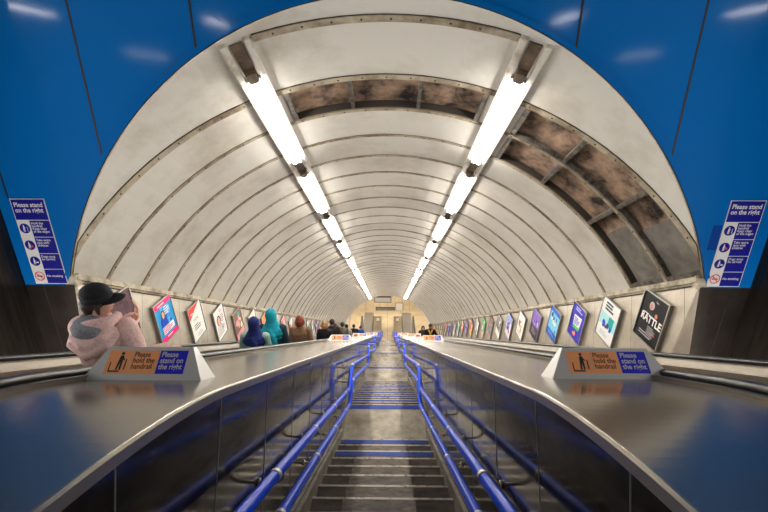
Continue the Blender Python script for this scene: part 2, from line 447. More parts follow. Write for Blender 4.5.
for sx in (-1, 1):
    for k in range(11):
        s = 4.75 + 3.2*k; w = 'on the side of the large dirty opening' if sx > 0 else 'on the side of the descending riders'
        lab = 'tube light %s, %s' % (LAB[k], w)
        if lamp0 is None:
            lamp0 = empty('tube_light', lab, 'light', mat_=lamp_matrix(sx, s), group='tube lights along the vault')
            b = MB(); b.box((-.09,0,.02),(.09,2.47,.055), M_trunk); b.build('housing', lamp0, local=True)
            for u in (-.045, .045): b = MB(); b.tube([(u,.02,.085),(u,2.45,.085)], .03, M_lamp, 10); b.build('tube', lamp0, local=True)
            b = MB(); b.box((-.06,-.18,.03),(.06,.0,.10), M_trunkbrown); b.build('end_cap', lamp0, local=True)
            b = MB(); b.box((-.08,2.47,.03),(.08,2.60,.10), M_trim2); b.build('end_cap', lamp0, local=True)
        else: copy_thing(lamp0, lamp_matrix(sx, s), lab)
# ================================================================== CENTRAL STAIRCASE
XS = 0.60; T_, RS_ = 0.28, 0.18
flights = []   # (Y0, Z0, N)
y, z = 0.47, -1.83
for N in (16, 16, 16, 16, 27, 27):
    flights.append((y, z, N)); y += T_*(N-1)+0.85; z -= RS_*N
FLZ = z; FLY = y-0.85
stair = empty('staircase', 'long central staircase of dark treads, pale landings and blue-edged steps between the two escalators', 'staircase', (0, .47, -1.83))
step_mesh = {}
for fi, (y0, z0, N) in enumerate(flights):
    b = MB()
    # sloping slab under the flight
    ye, ze = y0+T_*(N-1), z0-RS_*(N-1)
    b.hexa([(-XS,y0-.3,z0-.5),(XS,y0-.3,z0-.5),(XS,ye,ze-.45),(-XS,ye,ze-.45),(-XS,y0-.3,z0-.2),(XS,y0-.3,z0-.2),(XS,ye,ze-.2),(-XS,ye,ze-.2)], M_riser)
    fl = b.build('stair_flight', stair)
    big = MB()
    for i in range(1, N):
        yi, zi = y0+T_*i, z0-RS_*i
        blue = (i % 4 in (1, 3) or i == N-1) if fi else i in (N-1, N-3, 5, 6)
        q = MB() if fi < 4 else big
        q.box((-XS, yi-T_-.02, zi-RS_), (XS, yi-.012, zi-.03), M_riser)
        q.box((-XS, yi-T_, zi-.03), (XS, yi-.020, zi), M_tread)
        q.box((-.34, yi-T_+.015, zi-.001), (.28, yi-.02, zi+.0015), M_tread_worn)
        q.box((-XS, yi-.020, zi-.035), (XS, yi, zi+.003), M_nosing)
        if blue: q.box((-XS+.02, yi-.085, zi-.002), (XS-.02, yi-.020, zi+.0035), M_bluenose)
        q.box((-XS, yi-T_+.0, zi), (XS, yi-T_+.02, zi+.004), M_riser)
        if fi < 4: q.build('step', fl)
    if fi >= 4: big.build('step', fl)
    # landing at the foot of the flight
    yn = flights[fi+1][0] if fi+1 < len(flights) else None
    if yn:
        zl = z0-RS_*N; b = MB()
        b.box((-XS, ye-.012, zl-.25), (XS, yn-.045, zl), M_landing)
        b.box((-XS, yn-.045, zl-.04), (XS, yn, zl+.003), M_bluenose)
        b.build('landing', stair)
# stringers: sloped skirtings either side
def stair_line():
    out = []
    for (y0, z0, N) in flights:
        out.append((y0, z0)); out.append((y0+T_*N, z0-RS_*N))
    return out
SL = stair_line()
SL2 = [(-1.2, SL[0][1])] + SL + [(FLY+5, FLZ)]
for sx in (-1, 1):
    b = MB()
    for (ya, za), (yb, zb) in zip(SL2, SL2[1:]):
        x0, x1 = sx*XS, sx*0.634
        if x0 > x1: x0, x1 = x1, x0
        h = 0.10
        b.hexa([(x0,ya,za-.6),(x1,ya,za-.6),(x1,yb,zb-.6),(x0,yb,zb-.6),(x0,ya,za+h),(x1,ya,za+h),(x1,yb,zb+h),(x0,yb,zb+h)], M_stringer)
    b.build('stringer', stair)
# handrails
XR = 0.50
for sx in (-1, 1):
    for h, lv in ((0.79, 'upper'), (0.52, 'lower')):
        o = empty('stair_handrail', 'blue tubular %s handrail on the %s side of the central stairs' % (lv, 'left' if sx < 0 else 'right'), 'handrail', (sx*XR, .47, -1.83+h))
        pl = [(-.9, SL[0][1]+h)] + [(y_, z_+h) for y_, z_ in SL] + [(FLY+1.0, FLZ+h)]
        # rounded corners
        pts_ = [Vector((sx*XR, *pl[0]))]
        for i in range(1, len(pl)-1):
            p, a, c = Vector((sx*XR, *pl[i])), Vector((sx*XR, *pl[i-1])), Vector((sx*XR, *pl[i+1]))
            da, dc = (a-p).normalized(), (c-p).normalized()
            for t in (0, .25, .5, .75, 1):
                u = p+da*.09; w = p+dc*.09; pts_.append(u*(1-t)**2 + p*2*t*(1-t) + w*t*t)
        pts_.append(Vector((sx*XR, *pl[-1])))
        b = MB(); b.tube(pts_, 0.029, M_rail, 14); b.build('rail', o)
        # evenly spaced collars and brackets
        acc = 0.35; dist = 0; bi = 0
        for a, c in zip(pts_, pts_[1:]):
            L_ = (c-a).length
            while dist + L_ > acc:
                t = (acc-dist)/L_; p = a+(c-a)*t; dr = (c-a).normalized()
                b = MB(); b.tube([p-dr*.022, p+dr*.022], .0315, M_chrome, 12); b.build('collar', o)
                q = p + dr*.16
                b = MB(); b.tube([q+Vector((0,0,-.025)), q+Vector((0,0,-.075)), q+Vector((sx*.03,0,-.105)), q+Vector((sx*.10,0,-.11)), q+Vector((sx*.137,0,-.11))], .009, M_chrome, 8, up=(0,1,0))
                b.tube([q+Vector((sx*.125,0,-.11)), q+Vector((sx*.137,0,-.11))], .022, M_chrome, 12, up=(0,1,0))
                b.build('bracket', o)
                acc += 1.15; bi += 1
            dist += L_
# ================================================================== DECKS BESIDE THE STAIRS
for sx, side in ((-1,'left'), (1,'right')):
    o = empty('balustrade_deck', 'wide polished steel deck with black side panels between the stairs and the %s escalator' % side, 'balustrade', tuple(D(sx*1.1, 0, -1.2)))
    b = MB(); r = 0.012
    prof = [(.63+.03,-.034),(.63,-.034),(.63,-r),(.63+r*.3,-r*.3),(.63+r,0),(1.38,0),(1.38,-.05)]
    sweep(b, [(sx*x, d) for x, d in prof], LTOP, LEND, M_steel); b.build('deck_top', o)
    b = MB(); sweep(b, [(sx*.626,-.004),(sx*.634,.002),(sx*.634,-.036),(sx*.626,-.036)], LTOP, LEND, M_trim); b.build('edge_trim', o)
    b = MB(); sweep(b, [(sx*.645,-.05),(sx*.651,-.05),(sx*.651,-1.5),(sx*.645,-1.5)], LTOP, LEND, M_backing); b.build('panel_backing', o)
    b = MB(); sweep(b, [(sx*1.36,-.0),(sx*1.395,-.0),(sx*1.395,.02),(sx*1.36,.02)], LTOP, LEND, M_trim2)
    b.build('upstand', o)
    k = 0; l0 = -.09-.7*4
    while l0 < LEND-.2:
        l1 = min(l0+.697, LEND); b = MB()
        ls = [l0 + (l1-l0)*t/3 for t in range(4)]
        b.rings([[D(sx*x, L, d) for x, d in ((.637,-.034),(.645,-.034),(.645,-1.45),(.637,-1.45))] for L in ls], M_panel, True, True, False)
        b.hexa([D(sx*x, L, d) for d in (-1.45,-.034) for x, L in ((.635,l0-.001),(.646,l0-.001),(.646,l0+.004),(.635,l0+.004))], M_backing)
        b.build('side_panel', o); l0 += .7
# ================================================================== ESCALATORS
def hr_prof(x0, d):   # handrail cross-section
    return [(x0+.034*cos(t), d+.021*sin(t)) for t in [2*pi*k/12 for k in range(12)]]
XI, XOUT = 1.44, 2.60
SY0 = 0.93
def step_line(Y): return -0.2045-TT*Y-1.0
for sx, side in ((-1,'left'), (1,'right')):
    o = empty('escalator', ('long descending escalator carrying the row of riders seen from behind' if sx<0 else 'long escalator beside the black poster, empty but for two riders far down'), 'escalator', (sx*2.1, SY0, -1.83))
    # inner balustrade
    b = MB(); sweep(b, [(sx*x, d) for x, d in ((1.395,-.02),(1.395,.0),(1.41,.012),(1.47,.012),(1.49,.0),(1.53,-.06),(1.53,-1.3),(1.395,-1.3))], LTOP, LEND, M_trim2); b.build('balustrade', o)
    b = MB(); sweep(b, [(sx*x, d) for x, d in ((2.51,-.06),(2.55,.0),(2.57,.012),(2.62,.012),(2.70,.0),(2.70,-1.3),(2.51,-1.3))], LTOP, LEND, M_trim2); b.build('balustrade', o)
    for x0 in (XI, XOUT):
        b = MB(); sweep(b, [(sx*x, d) for x, d in hr_prof(x0, .030)], LTOP, LEND-.1, M_rubber, smooth=True); hb = b.build('handrail', o)
    # inner deck strips with a bright line
    b = MB(); sweep(b, [(sx*x, d) for x, d in ((2.495,-.14),(2.512,-.14),(2.512,-.05),(2.495,-.05))], LTOP, LEND, M_trim); b.build('skirt_trim', o)
    b = MB()
    Y = SY0
    b.box((sx*2.02-.5, -3.5, -1.93), (sx*2.02+.5, SY0, -1.83), M_trim2)
    j = 0
    while step_line(SY0+.4*(j+1)) > FLZ+.02:
        ya, yb = SY0+.4*j, SY0+.4*(j+1); zt = step_line(yb)
        b.box((sx*2.02-.5, ya, zt-.3), (sx*2.02+.5, yb, zt), M_trim2)
        b.box((sx*2.02-.5, yb-.02, zt), (sx*2.02+.5, yb, zt+.003), mat('step_yellow', S(190,160,50), .6))
        j += 1
    YB = SY0+.4*j
    tag(b.build('step_band', o), kind='stuff')
    b = MB(); b.box((sx*2.02-.5, YB, FLZ-.1), (sx*2.02+.5, FLY+6, FLZ+.02), mat('comb_plate', S(160,154,146), .5, .2, noise=(40, S(96,90,84), .4, .6, (8,1,1)))); b.build('comb_plate', o)
def step_pos(Yc):
    j = round((Yc-SY0-.2)/.4); ya = SY0+.4*j
    return ya+.2, step_line(ya+.4)
# ================================================================== FLOORS AND LOWER HALL
mb = MB(); mb.box((-XO,-14,-1.95),(XO,-.95,-1.83), M_hallfloor); mb.box((-XS-.14,-.95,-1.95),(XS+.14,.47-.06,-1.83), M_landing); mb.box((-XS,.41,-1.90),(XS,.47,-1.827), M_nosing)
for sx in (-1,1): mb.box((min(sx*2.8,sx*XO),-.95,-1.95),(max(sx*2.8,sx*XO),1.0,-1.84), M_hallfloor)
struct(mb, 'floor')
YW = FLY+6.6
mb = MB(); mb.box((-4.5, FLY-.02, FLZ-.1), (4.5, YW, FLZ), M_floor)
mb.box((-.01, FLY, FLZ), (.01, YW, FLZ+.002), M_seal)
struct(mb, 'floor_lower')
mb = MB(); mb.box((-5, YW, FLZ), (5, YW+.2, FLZ+7), M_tile)
for x in [-4+.8*k for k in range(11)]: mb.box((x-.008, YW-.003, FLZ), (x+.008, YW, FLZ+6), M_seal) if abs(x) < 3 else None
struct(mb, 'wall_end')
ze_ = P(0, SEND, 3.3).z
# bulkhead ring and hall sides
mb = MB()
for sx in (-1, 1):
    mb.box((min(sx*3.95,sx*4.3), FLY+.3, FLZ), (max(sx*3.95,sx*4.3), YW, FLZ+3.2), M_tile)
struct(mb, 'wall_lower_sides')
mb = MB(); rg = []
for k in range(41):
    a = R(-67.4+134.8*k/40); s_ = (YE-(NC+RAD*cos(a))*ST)/CT; p = BP(a, s_)
    q = BP(a, s_); rg.append([(p.x, YE, p.z), (p.x, YW, p.z), (p.x*1.03, YW, p.z+.12), (p.x*1.03, YE, p.z+.12)])
mb.rings(rg, M_barrel, True, True, False); struct(mb, 'ceiling_lower')
# ================================================================== SIGNS
def frame_m(o, X, Y, Z=None):
    X = Vector(X).normalized(); Y = Vector(Y); Y = (Y - X*Y.dot(X)).normalized(); Z = X.cross(Y)
    m = Matrix((X, Y, Z)).transposed().to_4x4(); m.translation = Vector(o); return m
def man(b, cx, cy, h, m, z):
    """walking figure pictogram, h tall"""
    b.disc((cx, cy+h*.42), h*.085, m, z, 14)
    b.face([(cx-h*.09,cy+h*.31,z),(cx-h*.12,cy+h*.0,z),(cx+h*.10,cy+h*.0,z),(cx+h*.09,cy+h*.31,z)], m)
    b.face([(cx-h*.12,cy,z),(cx-h*.16,cy-h*.46,z),(cx-h*.07,cy-h*.46,z),(cx-h*.0,cy,z)], m)
    b.face([(cx-h*.01,cy,z),(cx+h*.02,cy-h*.46,z),(cx+h*.11,cy-h*.46,z),(cx+h*.10,cy,z)], m)
    b.face([(cx+h*.06,cy+h*.30,z),(cx+h*.19,cy+h*.08,z),(cx+h*.16,cy+h*.03,z),(cx+h*.04,cy+h*.18,z)], m)
def portal_sign(x0, lab):
    W, H = .405, 1.09
    o = empty('escalator_safety_sign', lab, 'sign', mat_=frame_m((x0, yf-.001, -2.31), (1,0,0), (0,0,1)))
    b = MB(); b.box((0,0,0),(W,H,.006), M_white); b.build('sign_plate', o, local=True)
    z = .0075; b = MB()
    rect(b, .008, H*.765, W-.008, H-.008, M_navy, z)
    ys = [H*.765, H*.57, H*.375, H*.185, .008]
    for k in range(4): rect(b, W*.385, ys[k+1], W-.008, ys[k]-.008, M_navy, z)
    b.build('blue_panels', o, local=True)
    b = MB(); z = .009
    add_text(b, 'Please stand\non the right', .03, H*.91, .077, M_white, z, bold=.02, wscale=.90, spacing=.85)
    tx = W*.385+.014
    for k, t in enumerate(('Hold the\nhandrail\nKeep clear\nof the edges', 'Take extra\ncare with\nchildren', 'Dogs must\nbe carried', 'No smoking')):
        add_text(b, t, tx, ys[k]-.055 if k < 3 else (ys[3]+ys[4])/2-.01, .043, M_white, z, bold=.012, wscale=.93, spacing=.8)
    b.build('lettering', o, local=True)
    for k in range(4):
        b = MB(); cx, cy = W*.195, (ys[k]+ys[k+1])/2; r = .062
        if k < 3:
            b.disc((cx,cy), r, M_navy, z, 28); man(b, cx-.008, cy, .088, M_white, z+.0015)
            if k == 0: b.face([(cx+.028,cy-.04,z+.0015),(cx+.034,cy-.04,z+.0015),(cx+.034,cy+.02,z+.0015),(cx+.028,cy+.02,z+.0015)], M_white)
            if k == 1: b.disc((cx+.02,cy-.012), .016, M_red, z+.002, 12)
            if k == 2: b.face([(cx+.01,cy-.005,z+.002),(cx+.045,cy-.005,z+.002),(cx+.04,cy-.022,z+.002),(cx+.01,cy-.022,z+.002)], M_white)
        else:
            b.disc((cx,cy), r, M_red, z, 28, r2=r*.82)
            b.face([(cx-.035,cy-.008,z),(cx+.035,cy-.008,z),(cx+.035,cy+.006,z),(cx-.035,cy+.006,z)], M_black)
            b.face([(cx-.048,cy+.040,z+.001),(cx-.040,cy+.048,z+.001),(cx+.048,cy-.040,z+.001),(cx+.040,cy-.048,z+.001)], M_red)
        b.build('pictogram', o, local=True)
portal_sign(-4.385, 'blue and white rules sign on the blue wall beside the woman in a pink hoodie')
portal_sign(3.975, 'blue and white rules sign on the blue wall near the black poster')
b = MB(); b.box((3.86, yf-.004, -1.83),(3.96, yf, -1.52), mat('reflection_blue', S(0,52,128), .5, spec=.1)); tag(b.build('reflection_patch'), 'darker blue patch painted as a reflection on the blue wall beside the rules sign', 'sticker')  # dark reflection in the enamel, put in as a flat coloured plate

# ---- folded steel notice boxes on the decks
def pt_front(u, v):  # u along width -.., v 0..1 up the reclined front face -> local (x, s, n)
    return (u, v*.068, v*.148)
def deck_m(x, L):
    y_, z_, a = F(L); X = Vector((1,0,0)); Yv = Vector((0,cos(a),-sin(a))); Z = Vector((0,sin(a),cos(a)))
    m = Matrix((X,Yv,Z)).transposed().to_4x4(); m.translation = Vector((x,y_,z_)); return m
def notice_box(x, L, lab, sc=1.0, group=None):
    o = empty('notice_box', lab, 'sign', mat_=deck_m(x, L), group=group)
    w0, w1, h, dp, t = .30*sc, .218*sc, .148, .17, .068
    b = MB(); b.hexa([(-w0,0,0),(w0,0,0),(w0,dp,0),(-w0,dp,0),(-w1,t,h),(w1,t,h),(w1,dp-t,h),(-w1,dp-t,h)], M_signsteel)
    b.build('box_body', o, local=True)
    def T(u, v, k):  # k outward lift along the face normal
        v2 = v/ .163
        return (u, v*t/.163 - k*.148/.163, v*h/.163 + k*t/.163)
    b = MB(); y0_, y1_ = .03, .145; X0, X1 = -.205*sc, .2*sc
    wd = (X1-X0)
    for a, c, m in ((0,.29,M_orange),(.298,.64,M_orange),(.648,1,M_navy2)):
        b.face([T(X0+wd*a,y0_,.001),T(X0+wd*c,y0_,.001),T(X0+wd*c,y1_,.001),T(X0+wd*a,y1_,.001)], m)
    b.build('sticker', o, local=True)
    b = MB()
    k = .0022
    add_text(b, 'Please\nhold the\nhandrail', X0+wd*.325, .113, .036, M_black, k, bold=.006, wscale=.93*sc, spacing=.82, T=T)
    add_text(b, 'Please\nstand on\nthe right', X0+wd*.672, .113, .037, M_white, k, bold=.02, wscale=.93*sc, spacing=.82, T=T)
    q = MB(); man(q, X0+wd*.175, .09, .092, M_black, 0)
    for f in q.f: b.face([T(q.v[i][0], q.v[i][1], k) for i in f], M_black)
    for (a0,b0,a1,b1) in ((.05,.038,.19,.045),(.05,.038,.062,.085),(.235,.05,.25,.10)):
        b.face([T(X0+wd*a0,b0,k),T(X0+wd*a1,b0,k),T(X0+wd*a1,b1,k),T(X0+wd*a0,b1,k)], M_black)
    b.build('lettering', o, local=True)
    return o
notice_box(-1.105, .15, 'large orange and blue notice box on the deck before the woman in pink hoodie', sc=.93)
notice_box(1.165, .33, 'large orange and blue notice box on the deck below the black poster')
stp = ['second', 'third', 'fourth', 'fifth']
for k, L in enumerate((8.6, 17.0, 25.6, 34.0)):
    notice_box(-1.10, L, 'small orange and blue notice box, %s down the deck beside the riders' % stp[k], group='notice boxes down the decks')
    notice_box(1.10, L, 'small orange and blue notice box, %s down the deck away from most riders' % stp[k], group='notice boxes down the decks')
def stop_box(x, L, lab):
    o = empty('emergency_stop_box', lab, 'switch', mat_=deck_m(x, L))
    b = MB(); b.hexa([(-.13,0,0),(.13,0,0),(.13,.2,0),(-.13,.2,0),(-.10,.06,.17),(.10,.06,.17),(.10,.14,.17),(-.10,.14,.17)], M_signsteel); b.build('box_body', o, local=True)
    b = MB(); b.box((-.07,.012,.06),(.07,.05,.13), mat('label_pink', S(214,110,106), .5)); b.build('label_plate', o, local=True)
    b = MB(); b.ball((0,.02,.095), (.03,.03,.03), M_red); b.build('stop_button', o, local=True)
for L, w in ((13.0,'first'), (22.0,'second'), (31.0,'third')):
    stop_box(-1.05, L, 'steel emergency stop box with red label, %s down the deck beside the riders' % w)
    stop_box(1.05, L, 'steel emergency stop box with red label, %s down the deck away from most riders' % w)
for sx in (-1, 1):
    stop_box(sx*.98, LS+ARC2+1.7, 'red stop button box on the level foot of the deck %s' % ("on the riders' side" if sx < 0 else 'beneath the white wall board'))

# ================================================================== POSTERS
PW, PH = .66, .73
def wallpt(sx, Y, Z, inset=0.0):
    n = Y*ST + Z*CT; return Vector((sx*(wx(n)-inset), Y, Z))
def poster_matrix(sx, s, n=.19):
    c = P(0, s, n); Y, Z = c.y, c.z
    o = wallpt(sx, Y, Z, .0); tl = R(4)
    a = wallpt(sx, Y+cos(tl), Z-sin(tl)) - o; u = wallpt(sx, Y, Z+1) - o
    X = a if sx < 0 else -a
    m = frame_m(o, X, u)
    zax = m.to_3x3() @ Vector((0,0,1))
    return m
def L_(*a): return a
def stars(b, cols, z, n, seed, x0,y0,x1,y1, smin=.03, smax=.09):
    r = random.Random(seed)
    for i in range(n):
        x = r.uniform(x0,x1); y = r.uniform(y0,y1); s = r.uniform(smin,smax); m = r.choice(cols)
        q = r.randint(4,7); a0 = r.random()*6
        b.face([(x+s*cos(a0+2*pi*j/q)*r.uniform(.7,1.2), y+s*sin(a0+2*pi*j/q)*r.uniform(.7,1.2), z+.0004*i) for j in range(q)], m)
def bust(b, cx, cy, h, hair, skin, top, z):
    b.face([(cx-h*.42,cy-h*.5,z),(cx+h*.42,cy-h*.5,z),(cx+h*.30,cy-h*.05,z),(cx+h*.1,cy+h*.02,z),(cx-h*.1,cy+h*.02,z),(cx-h*.30,cy-h*.05,z)], top)
    b.disc((cx,cy+h*.2), h*.235, hair, z+.0005, 18)
    b.face([(cx-h*.07,cy+h*.05,z+.001),(cx-h*.07,cy-h*.06,z+.001),(cx+h*.07,cy-h*.06,z+.001),(cx+h*.07,cy+h*.05,z+.001)], skin)
    q=[(cx+h*.15*cos(t), cy+h*.17+h*.2*sin(t), z+.0015) for t in [2*pi*k/18 for k in range(18)]]
    b.face(q, skin)
def lines(b, x0, y, w, n, dy, m, z, th=.008, seed=1):
    r = random.Random(seed)
    for i in range(n): rect(b, x0, y-dy*i, x0+w*r.uniform(.6,1), y-dy*i+th, m, z)
W2, H2 = PW/2-.018, PH/2-.018
def draw(b, kind, z0, rnd):
    c = lambda *x: flat(x)
    z = z0+.001; z2 = z0+.002; z3 = z0+.0045
    bg = lambda m: rect(b, -W2,-H2,W2,H2, m, z0)
    wh = c(236,234,228); bk = c(14,13,15); skin = c(214,160,130)
    if kind == 'mauve': bg(c(92,62,68)); stars(b,[c(112,76,82),c(74,50,56)],z,8,3,-.2,-.25,.2,.25); rect(b,-W2,-H2,W2,-.2,c(70,44,52),z3)
    elif kind == 'skyblue':
        bg(c(40,150,214)); stars(b,[c(30,90,200),c(90,190,235)],z,14,4,-.18,-.2,.18,.24,.04,.08)
        rect(b,-W2,.255,W2,H2,c(232,40,110),z3+.003); rect(b,-W2,-H2,W2,-.255,c(232,40,110),z3+.003)
        bust(b,-.08,.06,.30,c(74,44,34),skin,c(30,70,190),z3+.004)
        rect(b,-.2,-.22,.22,-.10,wh,z3+.006); lines(b,-.18,-.125,.36,4,.027,c(200,60,130),z3+.007,.014)
        lines(b,-.02,.21,.2,4,.04,wh,z3+.006,.02)
        lines(b,-.2,.285,.38,1,.03,wh,z3+.005,.02); lines(b,-.1,-.3,.3,1,.03,wh,z3+.005,.02)
    elif kind == 'whitered':
        bg(wh); b.face([(-W2,H2,z),(-W2,.10,z),(.05,.26,z),(W2,H2,z)], c(222,52,40))
        add_text(b,'THINK', -.17, .03, .09, c(226,120,116), z2, bold=.01); lines(b,-.17,-.06,.32,3,.045,c(140,120,124),z2,.022); lines(b,-.1,-.24,.28,3,.03,c(150,150,150),z2)
        rect(b,-.22,.2,-.1,.225,wh,z2)
    elif kind == 'whiteface':
        bg(wh); bust(b,-.07,-.04,.52,c(92,60,44),c(220,170,146),c(200,196,190),z)
        add_text(b,'NEW', .03,.22,.07,c(196,60,92),z3,bold=.01); lines(b,.06,.14,.16,4,.05,c(120,60,90),z3,.018); stars(b,[c(196,40,84),c(60,50,90)],z3,5,8,.0,-.25,.2,-.05,.02,.04)
    elif kind == 'rattle':
        bg(bk); stars(b,[c(222,190,180)],z,1,2,-.06,.17,-.05,.18,.045,.05)
        b.disc((-.055,.185),.062,c(206,196,194),z2,20); b.disc((-.06,.168),.046,c(206,150,132),z3,20)
        b.face([(-.14,.10,z),(.03,.10,z),(.06,.02,z),(-.17,.02,z)], c(44,42,46))
        b.disc((.1,.085),.035,c(200,130,104),z2,14); b.disc((-.235+.02,-.02),.03,c(200,130,110),z2,14)
        add_text(b,'RATTLE', -.245,-.065,.155,wh,z3+.002,bold=.03,wscale=.98)
        rect(b,-.2,.04,-.06,.055,wh,z3); lines(b,-.02,-.12,.22,5,.03,c(190,190,190),z3,.010); rect(b,.08,-.2,.2,-.185,c(210,60,60),z3)
        lines(b,-.2,-.24,.34,2,.035,c(200,200,200),z3,.012); add_text(b,'live', .02,.26,.05,c(200,200,200),z3,bold=0)
    elif kind == 'teal':
        bg(wh); rect(b,-W2+.02,-.12,W2-.02,.10,c(176,226,226),z); rect(b,.02,-.09,.2,.1,c(30,170,170),z2)
        for i in range(3): lines(b,-.19,.27-.055*i,.36,1,.1,c(60,78,88),z2,.036,i+3)
        stars(b,[c(50,54,110),c(30,80,190),c(80,60,120)],z3,7,5,-.18,-.16,.18,-.06,.04,.07)
        lines(b,-.18,-.22,.3,3,.03,c(150,150,160),z2)
    elif kind == 'indigo':
        bg(c(52,44,168)); b.face([(-.18,.12,z),(.19,.16,z),(.15,-.12,z),(-.14,-.14,z)], wh); b.face([(-.16,-.08,z2),(.15,-.06,z2),(.15,-.13,z2),(-.14,-.15,z2)], c(70,190,80))
        lines(b,-.13,.07,.26,4,.04,c(70,60,180),z2,.022); lines(b,-.18,.27,.36,2,.045,c(190,186,240),z2,.024); b.disc((0,-.24),.05,c(240,150,60),z2); b.disc((-.07,-.25),.03,c(240,120,110),z2)
    elif kind == 'blueice':
        bg(c(30,90,190)); rect(b,-W2+.03,-.18,W2-.03,.24,c(120,200,226),z); stars(b,[c(236,236,230),c(40,60,140),c(70,130,200)],z2,12,6,-.18,-.15,.18,.2,.03,.07); lines(b,-.2,-.24,.4,2,.04,c(120,150,230),z2,.02)
    elif kind == 'violet':
        bg(c(126,96,176)); rect(b,-W2,-H2,W2,-.05,c(54,40,56),z); stars(b,[c(200,180,220),c(90,40,160),c(150,110,190)],z2,10,7,-.18,-.08,.18,.3,.03,.07); lines(b,-.2,-.15,.38,4,.04,c(150,140,150),z2,.016)
    elif kind == 'fruit':
        bg(wh); stars(b,[c(226,90,50),c(230,150,50),c(90,120,70),c(60,60,90)],z,14,9,-.18,-.16,.1,.1,.03,.07); lines(b,-.16,-.22,.3,2,.04,c(90,90,90),z2)
    elif kind == 'navyred':
        bg(c(216,220,232)); stars(b,[c(40,80,200),c(50,60,150),c(220,60,60)],z,12,10,-.2,-.2,.18,.16,.04,.08); rect(b,-W2,.16,W2,H2,c(140,160,220),z3+.003)
    elif kind == 'ink':
        bg(c(150,148,144)); stars(b,[c(40,40,44),c(220,220,216),c(80,80,84)],z,14,11,-.2,-.2,.2,.28,.04,.08); rect(b,-W2,-H2,W2,-.14,wh,z3+.003)
    else:
        cols = kind
        bg(c(*cols[0])); stars(b,[c(*q) for q in cols[1:]],z,9,rnd,-.19,-.2,.19,.24,.05,.10)
        r = random.Random(rnd)
        yb = r.uniform(-.3,-.15); rect(b,-W2,-H2,W2,yb,c(*cols[1]),z3+.002)
        if r.random() < .6: rect(b,-W2,r.uniform(.17,.26),W2,H2,c(*cols[-1]),z3+.002)
        lines(b,-.18,yb-.04,.34,2,.03,c(*cols[0]),z3+.003)
def poster(sx, s, kind, lab, rnd=0, detail=True):
    m = poster_matrix(sx, s)
    o = empty('framed_poster', lab, 'poster', mat_=m)
    b = MB(); t0, t1 = .0, .055
    w, h, f = PW/2, PH/2, .018
    for (x0,y0,x1,y1) in ((-w,-h,w,-h+f),(-w,h-f,w,h),(-w,-h+f,-w+f,h-f),(w-f,-h+f,w,h-f)): b.box((x0,y0,t0),(x1,y1,t1), M_frame)
    b.box((-w+f,-h+f,0),(w-f,h-f,t1-.018), M_frame_dark); b.build('frame', o, local=True)
    b = MB(); draw(b, kind, t1-.014, rnd); b.build('print', o, local=True)
ORD = ['first','second','third','fourth','fifth','sixth','seventh','eighth','ninth','tenth','eleventh','twelfth','thirteenth','fourteenth','fifteenth','sixteenth','seventeenth','eighteenth','nineteenth','twentieth','twenty-first','twenty-second','twenty-third','twenty-fourth','twenty-fifth','twenty-sixth','twenty-seventh']
NAMEC = {'white':(232,230,224),'pink':(226,150,160),'red':(206,60,56),'orange':(232,140,60),'green':(80,170,100),'teal':(60,170,170),'blue':(50,90,190),'purple':(120,80,160),'brown':(130,96,78),'grey':(140,140,142),'black':(40,38,40),'yellow':(226,190,90),'cream':(226,212,180)}
left = [('mauve','dark mauve framed poster just behind the head of the woman in the cap'),
 ('skyblue','bright blue and pink framed poster showing a woman with long brown hair'),
 ('whitered','white framed poster with a red corner and faint pink lettering'),
 ('whiteface','white framed poster with a large face in brown hair'),
 (('brown','pink','cream','teal'),None), (('white','grey','cream'),None), (('pink','white','red','orange'),None), (('grey','brown','teal','white'),None),
 (('pink','white','red'),None), (('white','red','grey'),None), (('green','white','cream'),None), (('pink','grey','purple'),None), (('white','teal','green'),None), (('teal','white','pink'),None),
 (('purple','white','pink'),None), (('brown','cream','grey'),None)]
right = [('rattle','black framed poster with large white capitals and a grey-haired man'),
 ('teal','white and pale teal framed poster with dark lettering at its top'),
 ('indigo','indigo framed poster with a white and green tilted box'),
 ('blueice','blue framed poster with a pale icy picture'),
 ('violet','lilac and dark plum framed poster'),
 ('fruit','white framed poster with orange and red blotches'),
 ('navyred','pale blue framed poster with blue and red figures'),
 ('ink','grey and black framed poster with a white foot'),
 (('grey','pink','teal','brown'),None), (('green','pink','white'),None), (('white','brown','grey'),None), (('orange','yellow','purple'),None), (('purple','grey','white'),None), (('orange','blue','white'),None),
 (('teal','white','cream'),None), (('grey','white','green'),None)]
names = list(NAMEC)
for sx, lst in ((-1, left), (1, right)):
    for k in range(27):
        s = 6.38 + 1.25*k
        if k < len(lst): kd, lab = lst[k]
        else:
            r = random.Random(100*k+sx); kd, lab = tuple(r.sample(names, 3)), None
        if lab is None:
            lab = '%s and %s poster, %s from the portal on the %s' % (kd[0], kd[1], ORD[k], ('wall behind the riders' if sx < 0 else 'same wall as the black poster'))
            kd = tuple(NAMEC[q] for q in kd)
        poster(sx, s, kd, lab, rnd=k*7+sx)
